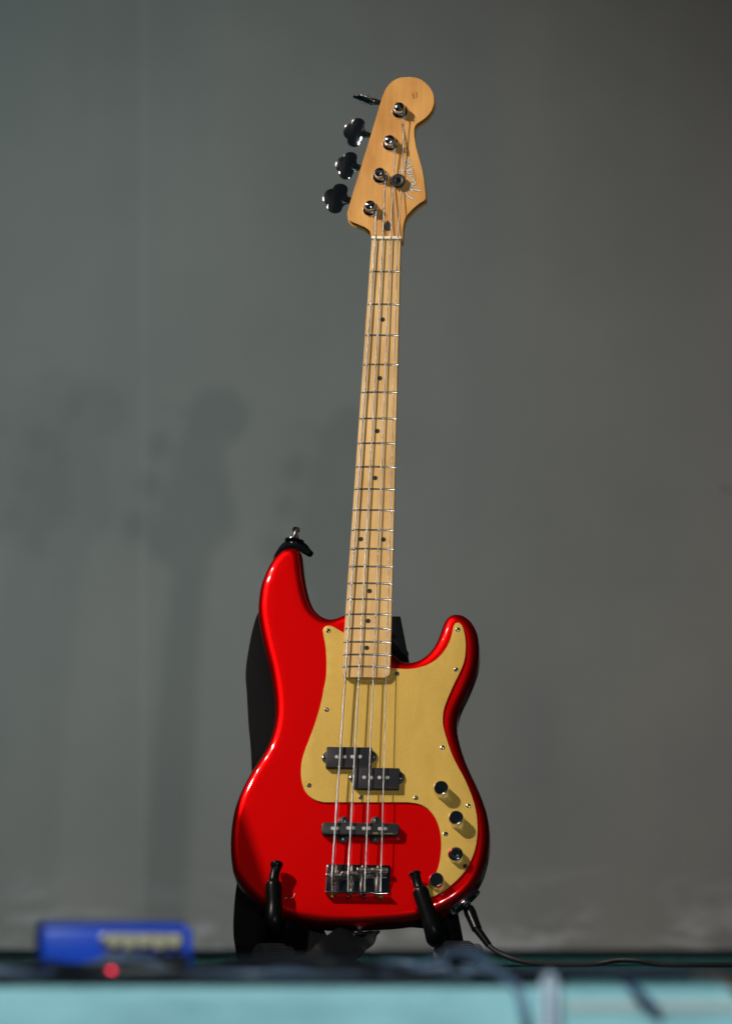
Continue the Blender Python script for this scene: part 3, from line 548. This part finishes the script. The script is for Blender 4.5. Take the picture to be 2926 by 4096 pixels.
# bridge
bxl, bxr = -.0383, .0420; byt = .0108; byb = -.0288
plate = put('bridge_plate', join('bridge_plate', [prism('p', rrect(bxl, byb, bxr, byt, .0030), .0002, .0024, M_plate, .0005),
     prism('lip', [(bxl+.0006, byb-.0018), (bxr-.0006, byb-.0018), (bxr-.0006, byb+.0004), (bxl+.0006, byb+.0004)], .0002, .0125, M_chrome, .0005)]), G)
plate['label'] = 'chrome bridge plate with bent-up rear lip'
ballc = [(.55, .45, .05), (.45, .02, .02), (.02, .02, .03), (.02, .30, .08)]
for i in range(4):
    (x0, y0), (x1, y1) = SADL[2*i], SADL[2*i+1]
    rib = []
    for k in range(17):
        t = k/16; rib.append((x0+(x1-x0)*t, (y0+y1)/2, .0098))
    rr_ = [.0030+(.00022 if k % 2 else -.0001) for k in range(17)]
    sd = put('saddle', tube('saddle', rib, rr_, M_chrome2, 14), plate)
    for xx in (x0+.0024, x1-.0024):
        put('height_screw', join('height_screw', [lathe('h', [(.0013, 0), (.0013, .0118), (.0010, .0122), (0, .0122)], M_chrome2, 10), box('hs', 0, 0, .0122, .0022, .0005, .0004, M_dot)]), sd, (xx, (y0+y1)/2, .0016), (0, 0, .5+i))
    (lx, ly), (sx2, sy2), (ex, ey) = INT_LIP[i], INT_SAD[i], INT_END[i]
    screw = put('intonation_screw', tube('intonation_screw', [(lx, byb-.0035, .0080), (lx, ly, .0082), (ex, ey, .0088)], .0011, M_chrome2, 8), plate)
    turns = 12; N = turns*10
    hel = []
    for k in range(N+1):
        t = k/N; a = 2*math.pi*turns*t; cx = lx+(sx2-lx)*t; cy = byb+.001+(sy2-.003-byb-.001)*t
        hel.append((cx+.0020*math.cos(a), cy, .0082+.0004*t+.0020*math.sin(a)))
    put('spring', tube('spring', hel, .00042, M_chrome2, 5), screw)
    put('screw_head', lathe('screw_head', [(.0024, 0), (.0024, .0012), (.0016, .0020), (0, .0021)], M_chrome2, 14), screw, (lx, byb-.0016, .0080), (R(90), 0, 0))
    bm_ = mat('ball_end', ballc[i], .4, .5)
    put('ball_end', lathe('ball_end', [(.0010, -.0018), (.0021, -.0016), (.0023, 0), (.0021, .0016), (.0010, .0018)], bm_, 14), plate, (STR_LIP[i][0], byb-.0042, .0060), (0, R(90), 0))

# control knobs
def knob(prof): 
    return lathe('control_knob', prof, M_chrome, 40, 28)
k1 = knob([(.0094, 0), (.0095, .0008), (.0093, .0150), (.0091, .0162), (.0086, .0169), (.0082, .0170), (.0078, .0166), (.0, .0161)])
kst = knob([(.0094, 0), (.0095, .0008), (.0093, .0095), (.0086, .0104), (.0066, .0104), (.0062, .0108), (.0060, .0160), (.0055, .0168), (.0048, .0170), (.0, .0164)])
for i, (x, y) in enumerate(KNOBTOP):
    o = put('control_knob', kst if i == 2 else k1, G, (x, y, .0026), (0, 0, i))
    if i == 2: o['label'] = 'stacked chrome control knob with smaller upper dial'

# jack plate on the lower edge, strap buttons
ja, jb = Vector(JACK[0]), Vector(JACK[1]); jm = (ja+jb)/2
# nearest outline stretch
ji = min(range(len(BODY)), key=lambda i: (BODY[i][0]-.1385)**2+(BODY[i][1]+.0365)**2)
jp = Vector(BODY[ji]); jt = (Vector(BODY[(ji+3) % len(BODY)])-Vector(BODY[ji-3])).normalized(); jn = Vector((jt.y, -jt.x))
jrot = Matrix(((jt.x, 0, jn.x), (jt.y, 0, jn.y), (0, 1, 0))).to_euler()
jpl = put('jack_plate', join('jack_plate', [prism('j', [(.024*math.cos(2*math.pi*i/28), .0125*math.sin(2*math.pi*i/28)) for i in range(28)], -.0035, .0022, M_chrome, .0006),
      lathe('nut', [(.0070, .002), (.0070, .0048), (.0058, .0056), (.0035, .0056)], M_chrome, 6, 20), lathe('rim', [(.0085, .002), (.0085, .0028), (.006, .003)], M_chrome, 20)]), G, (jp.x+jn.x*.0006, jp.y+jn.y*.0006, -.024), jrot)
for sx_ in (-.019, .019): put('jack_plate_screw', scr, jpl, (sx_, 0, .0021))
btn = lathe('strap_button', [(.0062, 0), (.0058, .0010), (.0036, .0030), (.0034, .0062), (.0050, .0082), (.0068, .0090), (.0066, .0104), (.003, .0112), (0, .0112)], M_chrome, 22)
def edge_at(u, v_):
    i = min(range(len(BODY)), key=lambda i: (BODY[i][0]-u)**2+(BODY[i][1]-v_)**2)
    t = (Vector(BODY[(i+2) % len(BODY)])-Vector(BODY[i-2])).normalized(); return Vector(BODY[i]), Vector((t.y, -t.x))
hb, hbn = edge_at(-.1005, .4480); eb, ebn = edge_at(.0020, -.066)
def nrot(n): return Vector((n.x, n.y, 0)).to_track_quat('Z', 'Y').to_euler()
put('strap_button', btn, G, (hb.x, hb.y, -.022), nrot(hbn)); put('strap_button', btn, G, (eb.x, eb.y, -.022), nrot(ebn))

# ------------------------------------------------------------------ strap (world space)
def ribbon(name, centre, side, width, thick, m, n=8):
    """a band: centre line points, side vectors, with UVs in metres"""
    P = [Vector(p) for p in cr(centre, n)]; S = [Vector(s).normalized() for s in cr(side, n)]
    W = [w[0] for w in cr([(x, 0) for x in width], n)]
    V = []; F = []; UV = []; d = 0
    cols = 6
    for i, p in enumerate(P):
        if i: d += (p-P[i-1]).length
        t = (P[min(i+1, len(P)-1)]-P[max(i-1, 0)]).normalized(); s = (S[i]-t*S[i].dot(t)).normalized(); nn = t.cross(s)
        for up in (1, -1):
            for c in range(cols):
                x = (-1+2*c/(cols-1))*up
                V.append(p+s*x*W[i]/2+nn*up*thick/2*(1 if 0 < c < cols-1 else .55)); UV.append((x*W[i]/2, d))
    k = 2*cols
    for i in range(len(P)-1):
        for c in range(k):
            e = (c+1) % k; F.append((i*k+c, i*k+e, (i+1)*k+e, (i+1)*k+c))
    F.append(tuple(range(k))); F.append(tuple((len(P)-1)*k+c for c in range(k)))
    me = mesh(name, V, F, m, True, 60); ul = me.uv_layers.new(name='UVMap')
    for lp in me.loops: ul.data[lp.index].uv = UV[lp.vertex_index]
    return me
strap = empty('guitar_strap', tuple(g2w(-.13, .1, -.07)))
strap.location = (0, 0, 0)
tag(strap, 'black woven strap with leather ends hooked on the red bass, trailing on the carpet', 'guitar strap')
SU = Vector((GM[0][0], GM[1][0], GM[2][0])); SN = Vector((GM[0][2], GM[1][2], GM[2][2])); SV = Vector((GM[0][1], GM[1][1], GM[2][1]))
cen = []; sid = []; wid = []
# hangs behind the body from the horn; left edge runs outside the waist
for u, v_, w, sd in ((-.101, .425, -.050, SU), (-.108, .400, -.062, SU), (-.1245, .3675, -.068, SU), (-.1315, .346, -.070, SU), (-.1352, .319, -.070, SU), (-.137, .292, -.070, SU), (-.134, .2641, -.070, SU), (-.130, .225, -.070, SU), (-.1255, .1917, -.070, SU),
                     (-.1225, .150, -.072, SU), (-.124, .09, -.073, SU), (-.130, .04, -.072, SU), (-.1345, -.005, -.068, SU), (-.1345, -.0482, -.062, SU)):
    cen.append(tuple(g2w(u, v_, w))); sid.append(tuple(sd))
x_, y_, z_ = cen[-1]
cen += [(x_+.002, y_-.010, .030), (x_+.010, y_-.030, .008), (x_+.045, y_-.030, .006), (x_+.080, y_-.030, .007)]
sid += [tuple(SU), tuple(SU+Vector((0, .3, 0))), (.5, .8, .0), (.15, 1, .0)]
put('webbing', ribbon('webbing', cen, sid, [.020, .036]+[.050]*(len(cen)-2), .0022, M_web), strap)
# second run: from the floor up to the end button
bw = g2w(eb.x+ebn.x*.006, eb.y+ebn.y*.006, -.022)
cen2 = [(x_+.046, y_-.044, .072), (x_+.054, y_-.050, .054), (x_+.064, y_-.060, .036), (x_+.074, y_-.070, .019), (x_+.086, y_-.080, .0045), (x_+.105, y_-.086, .0035), (x_+.130, y_-.090, .004)]
sid2 = [(1, .25, .35), (1, .25, .40), (1, .3, .45), (1, .3, .5), (1, .4, .35), (.6, .8, .3), (.3, 1, .1)]
put('webbing', ribbon('webbing', cen2, sid2, [.056]*7, .0022, M_web), strap)
# leather end under the body, pierced by the end button
cen3 = [(bw.x-.060, bw.y-.045, .0045), (bw.x-.042, bw.y-.040, .012), (bw.x-.026, bw.y-.030, .022), (bw.x-.010, bw.y-.018, .034), (bw.x+.003, bw.y-.009, bw.z-.006), (bw.x+.013, bw.y-.003, bw.z-.0005), (bw.x+.022, bw.y+.002, bw.z+.001)]
sid3 = [(-.2, .8, .5), (-.35, .6, .65), (-.45, .5, .7), (-.5, .55, .65), (-.45, .8, .4), (-.2, 1, .15), (0, 1, 0)]
put('strap_end', ribbon('strap_end', cen3, sid3, [.046, .048, .050, .050, .046, .036, .014], .0036, M_leather), strap)['label'] = 'wide black leather end on the lower button'
lockm = lathe('strap_lock', [(.0125, 0), (.0125, .0012), (.0100, .0022), (.0052, .0030), (.0046, .0080), (.0030, .0090), (.0030, .0130), (.0046, .0142), (.0050, .0165), (.0040, .0186), (0, .0194)], M_chrome, 24)
o = put('strap_lock', lockm, strap, tuple(bw+Vector((0, -.001, -.0032)))); o.rotation_euler = Vector((.03, -.22, -1)).to_track_quat('Z', 'Y').to_euler()
# leather end on the horn
hw_ = g2w(hb.x+hbn.x*.008, hb.y+hbn.y*.008, -.022)
hq = lambda a_, b_, c_: tuple(hw_+SU*a_+SV*b_+SN*c_)
cen4 = [hq(-.022, -.018, -.006), hq(-.0185, -.009, -.004), hq(-.012, -.001, -.002), hq(-.003, .0015, 0), (hq(.008, -.002, .002)), hq(.017, -.009, .004), hq(.0235, -.0145, .006)]
sid4 = [tuple(SN-SV*.62)]*7
put('strap_end', ribbon('strap_end', cen4, sid4, [.036, .044, .047, .046, .038, .024, .010], .0070, M_leather), strap)['label'] = 'black leather end hooked over the upper horn button'
o = put('strap_lock', lockm, strap, tuple(hw_+SV*.0055+SU*.001)); o.rotation_euler = (SV+SU*.10).to_track_quat('Z', 'Y').to_euler()

# ------------------------------------------------------------------ stand (world space)
stand = empty('guitar_stand', (0, 9.86, 0)); stand.location = (0, 0, 0)
tag(stand, 'black folding A-frame stand with ribbed rubber feet, cradling the red bass', 'guitar stand')
FL, FR = Vector((-.128, 9.735, .0150)), Vector((.106, 9.735, .0165))
AP = Vector((.022, 10.055, .445))
def bar(name, a, b, wd, dp, m, bev=.0015):
    a, b = Vector(a), Vector(b); d = b-a; q = d.to_track_quat('Z', 'Y').to_matrix()
    return box(name, *((a+b)/2), wd, dp, d.length, m, bev, 2, q)
put('leg', bar('leg', FL+Vector((.01, .02, .008)), AP+Vector((-.012, 0, 0)), .018, .020, M_tubeblk), stand)
put('leg', bar('leg', FR+Vector((.006, .03, .008)), AP+Vector((.012, 0, 0)), .018, .020, M_tubeblk), stand)
for sx_ in (-1, 1): put('rear_leg', bar('rear_leg', AP+Vector((sx_*.008, .014, -.02)), (sx_*.10+.01, 10.30, .008), .016, .016, M_tubeblk), stand)
put('yoke', prism('yoke', [(-.030, .0), (.040, -.0), (.008, .044), (-.014, .044)], -.014, .014, M_tubeblk, .003), stand, tuple(AP+Vector((-.006, -.004, -.046))), (R(90-14), 0, 0))
def foot(name, c, ax, ln, r0, nrib=22):
    ax = Vector(ax).normalized(); q = ax.to_track_quat('Z', 'X').to_matrix(); V = []; F = []
    n = nrib*4; prof = [(0, 0), (.80, 0), (.97, .06), (1, .15), (1, .75), (.80, .80), (.78, 1.0), (0, 1.0)]
    for i in range(n):
        a = 2*math.pi*i/n; g = 1.0 if i % 4 < 2 else .90
        for k, (r, z) in enumerate(prof):
            rr = r*r0*(g if 2 <= k <= 4 else 1); V.append(q @ Vector((rr*math.cos(a), rr*math.sin(a), z*ln))+c)
    m = len(prof)
    for i in range(n):
        j = (i+1) % n
        for k in range(m-1): F.append((i*m+k, j*m+k, j*m+k+1, i*m+k+1))
    me = mesh(name, V, F, M_foot, True, 25)
    bm = bmesh.new(); bm.from_mesh(me); bmesh.ops.remove_doubles(bm, verts=bm.verts, dist=1e-6); bm.to_mesh(me); bm.free(); return me
put('rubber_foot', foot('rubber_foot', FL+Vector((-.006, -.018, 0)), (.72, .69, 0), .052, .0150), stand)
put('rubber_foot', foot('rubber_foot', FR+Vector((-.014, -.015, 0)), (.78, .62, 0), .060, .0165, 26), stand)
def arm(path, rad):
    p = cr([tuple(g2w(*q)) for q in path], 6); r_ = [x[0] for x in cr([(x, 0) for x in rad], 6)]
    return tube('cradle_arm', p, r_, M_rubber, 18)
al = [(-.108, -.024, -.100), (-.107, -.046, -.072), (-.104, -.060, -.035), (-.1000, -.074, .000), (-.0992, -.070, .0135), (-.1000, -.048, .0165), (-.1015, -.030, .0165), (-.1019, -.0215, .0165), (-.1021, -.0165, .0165), (-.1015, -.008, .0165), (-.1003, -.0015, .0165), (-.0999, .0030, .0165), (-.0997, .0070, .0165), (-.0997, .0098, .0165)]
put('cradle_arm', arm(al, [.009, .009, .010, .0135, .0135, .0100, .0102, .0098, .0072,   .0062, .0064, .0078, .0074, .001]), stand)
ar = [(.094, -.036, -.100), (.0955, -.060, -.072), (.099, -.072, -.035), (.1025, -.084, .002), (.1010, -.080, .0135), (.0935, -.059, .0165), (.0850, -.036, .0165), (.0818, -.0270, .0165), (.0802, -.0230, .0165), (.0775, -.015, .0165), (.0752, -.0075, .0165), (.0744, -.0052, .0165), (.0738, -.0030, .0165), (.0736, -.0012, .0165)]
put('cradle_arm', arm(ar, [.009, .009, .010, .0125, .0120, .0105, .0104, .0098, .0070, .0060, .0066, .0080, .0062, .001]), stand)
put('crossbar', bar('crossbar', g2w(-.108, -.018, -.105), g2w(.096, -.030, -.105), .014, .014, M_tubeblk), stand)

# ------------------------------------------------------------------ cable plugged into the bass
cable = empty('instrument_cable'); tag(cable, 'black instrument cable plugged into the red bass and lying across the carpet', 'cable')
jw = g2w(jp.x+jn.x*.006, jp.y+jn.y*.006, -.024); jd = (GM.to_3x3() @ Vector((jn.x, jn.y, 0))).normalized()
pe = Vector((.1402, 9.735, .0426)); pdv = (pe-jw).normalized()
put('plug', tube('plug', [jw+pdv*t for t in (0, .004, .0045, .012, .026, .0265, .038, .0385)], [.0040, .0040, .0070, .0076, .0068, .0068, .0064, .0040], M_rubber, 18), cable)
put('plug_collar', tube('plug_collar', [jw-pdv*.004, jw+pdv*.0035], .0048, mat('brass', (.7, .5, .2), .25, 1), 16), cable)
e0 = jw+pdv*.038
cp_ = [tuple(e0), (.1531, 9.725, .0270), (.1671, 9.71, .0169), (.1895, 9.69, .0085), (.2175, 9.66, .0045), (.26, 9.60, .0042), (.285, 9.57, .0055), (.310, 9.56, .0095), (.335, 9.55, .0085), (.36, 9.545, .0045), (.42, 9.54, .004), (.55, 9.56, .004), (.75, 9.60, .004)]
put('lead', tube('lead', cr(cp_, 8), .0034, M_cable, 10), cable)
put('strain_relief', tube('strain_relief', [e0, e0+(Vector(cp_[1])-e0)*.5, Vector(cp_[1])], [.0052, .0048, .0042], M_rubber, 14), cable)

# ------------------------------------------------------------------ things along the stage edge, out of focus
def floor_cable(name, label, pts, r, m, group=None):
    o = put(name, tube(name, cr(pts, 8), r, m, 10)); tag(o, label, 'cable', group); return o
M_bluecab = mat('pale_blue_cable', (.12, .18, .28), .45)
M_greycab = mat('slate_cable', (.085, .12, .18), .4)
M_whitecab = mat('white_cable', (.46, .52, .60), .5)
M_blue = mat('blue_pedal_paint', (.003, .070, .62), .32, .0, .5)
M_blue2 = mat('blue_pedal_rubber', (.004, .045, .36), .6)
M_cream = mat('cream_panel', (.28, .23, .14), .5)
M_knob = mat('pale_knob', (.50, .44, .30), .35)
# blue effects pedal
ped = empty('effects_pedal', (-.243, 7.50, 0)); tag(ped, 'blue effects pedal with cream control panel standing at the stage edge', 'effects pedal')
rz = R(8); ped.rotation_euler = (0, 0, rz)
put('housing', box('housing', 0, .0, .0275, .145, .080, .049, M_blue, .004, 3), ped)
put('foot_plate', box('foot_plate', -.002, .002, .0545, .136, .070, .006, M_blue2, .002, 2), ped)
put('base', box('base', 0, 0, .0015, .142, .078, .003, M_rubber, .0008), ped)
pan = put('control_panel', box('control_panel', .025, -.0415, .0390, .076, .004, .016, M_cream, .001), ped)
kn = lathe('knob', [(.0066, 0), (.0066, .006), (.0056, .0075), (0, .008)], M_knob, 18)
for k in range(5): put('knob', kn, pan, (-.0045+.0145*k, -.0434, .0385-.0015*(k % 2)), (R(90), 0, 0))
put('socket_panel', box('socket_panel', .027, -.0412, .015, .084, .003, .024, M_black, .001), ped)
put('input_jack', lathe('input_jack', [(.0062, 0), (.0062, .004), (.004, .0045)], M_chrome2, 6, 20), ped, (-.012, -.0402, .040), (R(90), 0, 0))
# black power box with two red pilot lamps
M_led = mat('red_led', (.8, .02, .03), .3)
nb = nt(M_led)[3]; nb.inputs['Emission Color'].default_value = (1, .02, .07, 1); nb.inputs['Emission Strength'].default_value = 3.5
pb = empty('power_box', (-.200, 7.22, 0)); tag(pb, 'low black power box with two small red lights in front of the blue pedal', 'power box')
put('casing', box('casing', .012, 0, .0085, .118, .030, .013, M_black, .002, 2), pb)
put('base', box('base', .012, 0, .001, .112, .026, .002, M_rubber), pb)
ledm = lathe('indicator_light', [(.0030, 0), (.0030, .0015), (.002, .003), (0, .0035)], M_led, 14)
put('indicator_light', ledm, pb, (-.0450, -.0150, .0040), (R(90), 0, 0)); put('indicator_light', ledm, pb, (-.0350, -.0150, .0115), (R(90), 0, 0))
put('switch', box('switch', .030, -.0165, .0075, .016, .004, .008, M_whitecab, .001), pb)
put('socket', box('socket', .060, -.0160, .0085, .012, .003, .008, M_greycab, .001), pb)
tag(put('light_pool_patch', prism('light_pool_patch', [(.175, 6.905), (.75, 6.905), (.80, 8.05), (.25, 8.15)], .0005, .0035, mat('light_pool_teal', (.085, .22, .24), .95, spec=.1), .001)), 'paler teal patch imitating a pool of light on the stage carpet', 'light patch')  # pool of light on the carpet, put in as a paler sheet
# runs of cable
floor_cable('audio_cable', 'black cable running the whole width of the stage edge', [(-.60, 7.42, .005), (-.36, 7.40, .005), (-.12, 7.38, .005), (.02, 7.40, .010), (.10, 7.42, .006), (.30, 7.45, .005), (.60, 7.46, .005)], .005, M_cable)
floor_cable('audio_cable', 'black cable arching up in a low loop beside the pedal', [(-.17, 7.62, .006), (-.13, 7.60, .018), (-.06, 7.58, .022), (.0, 7.58, .012), (.05, 7.62, .006), (.16, 7.66, .005), (.34, 7.60, .005), (.6, 7.60, .005)], .004, M_cable)
floor_cable('audio_cable', 'slate grey cable lying in waves between pedal and stand', [(-.20, 7.9, .005), (-.12, 7.85, .012), (-.04, 7.8, .006), (.02, 7.75, .016), (.07, 7.75, .012), (.12, 7.8, .005), (.2, 7.9, .005), (.5, 7.9, .005)], .0048, M_greycab)
floor_cable('audio_cable', 'black cable leaving the left of the blue pedal', [(-.62, 7.55, .012), (-.50, 7.50, .022), (-.40, 7.48, .018), (-.335, 7.47, .006), (-.25, 7.36, .005), (-.12, 7.34, .005), (-.02, 7.34, .005), (.05, 7.37, .004)], .0045, M_cable)
floor_cable('audio_cable', 'slate grey cable along the front of the power box', [(-.60, 7.20, .005), (-.40, 7.18, .006), (-.30, 7.16, .005), (-.1, 7.16, .005), (.0, 7.17, .007), (.08, 7.18, .004)], .0036, M_greycab)
floor_cable('audio_cable', 'pale blue cable bent in a steep arc before the stand', [(.00, 7.45, .004), (.05, 7.36, .014), (.084, 7.24, .028), (.100, 7.14, .026), (.112, 7.04, .016), (.124, 6.94, .006), (.134, 6.865, -.004), (.140, 6.858, -.03)], .0046, M_bluecab)
floor_cable('white_cable', 'white cable bent in a hairpin over the stage edge', [(.1575, 6.855, -.05), (.1570, 6.856, -.012), (.1572, 6.862, .001), (.1588, 6.88, .007), (.1615, 6.885, .009), (.1645, 6.88, .006), (.1658, 6.862, .0), (.1660, 6.856, -.014), (.1660, 6.855, -.05)], .0040, M_whitecab)
tp_ = mat('beige_tape', (.40, .47, .45), .7)
tag(put('tape_strip', box('tape_strip', .33, 6.8688, -.0165, .31, .0016, .009, tp_, .0004)), 'beige tape strip stuck along the pale teal stage front', 'tape')
floor_cable('audio_cable', 'short dark blue cable end drooping over the tape strip', [(.21, 7.10, .006), (.225, 6.95, .006), (.236, 6.862, -.002), (.246, 6.858, -.012), (.256, 6.858, -.020)], .004, mat('navy_cable', (.03, .05, .12), .5))
floor_cable('audio_cable', 'brown cable tail hanging over the tape strip', [(.30, 7.12, .006), (.315, 6.95, .006), (.325, 6.862, .0), (.348, 6.858, -.012), (.38, 6.858, -.016), (.43, 6.858, -.008)], .004, mat('brown_cable', (.16, .10, .07), .5))
for k in range(9):
    yb = 6.96+.065*k; x = -.62; pts_ = []
    while x < .16+(.5 if k % 3 == 0 else 0):
        lift = random.random()**3*.020*(1 if x < .10 else .3)
        pts_.append((x, yb+random.gauss(0, .022), .0045+lift)); x += random.uniform(.05, .11)
    floor_cable('audio_cable', 'thin slate grey cable in the tangle along the stage edge' if k in (2, 5, 7) else 'thin black cable in the tangle along the stage edge', pts_, random.choice((.0030, .0036, .0042)), M_greycab if k in (2, 5, 7) else M_cable, 'cables tangled along the stage edge')

# ------------------------------------------------------------------ blocker added out of view at left, placed to shade the bass
# stand-shaped blocker for the key lamp
sp = empty('shadow_blocker'); tag(sp, 'black music stand with solid desk tipped back, left of the bass', 'shadow blocker')
q1, q2 = Vector((-.766, 9.388, .959)), Vector((-.732, 9.351, .860)); e_ = (q1-q2).normalized()
a_ = Vector((-1, .15, 0)); a_ = (a_-e_*a_.dot(e_)).normalized(); c_ = e_.cross(a_)
B0 = q2+e_*((.66-q2.z)/e_.z); LN = .44
def spbox(nm, u0, u1, v0, v1, w0, w1, m, bev):
    V = [B0+e_*u+a_*v_+c_*w for u in (u0, u1) for v_ in (v0, v1) for w in (w0, w1)]
    return bevel_mesh(mesh(nm, V, [(0,1,3,2),(4,6,7,5),(0,4,5,1),(2,3,7,6),(0,2,6,4),(1,5,7,3)], m, True, 30), bev)
put('desk', spbox('desk', 0, LN, 0, .46, -.0015, .0015, M_tubeblk, .0005), sp)
put('ledge', spbox('ledge', -.004, .0, 0, .46, -.03, .03, M_tubeblk, .0005), sp)
bc = B0+e_*.14+a_*.23
put('pole', tube('pole', [(bc.x, bc.y+.02, .04), (bc.x, bc.y+.02, bc.z)], .012, M_tubeblk, 12), sp)
for k in range(3):
    an = 1.2+k*2.094; put('leg', tube('leg', [(bc.x, bc.y+.02, .12), (bc.x+.20*math.cos(an), bc.y+.02+.20*math.sin(an), .010)], .009, M_tubeblk, 8), sp)
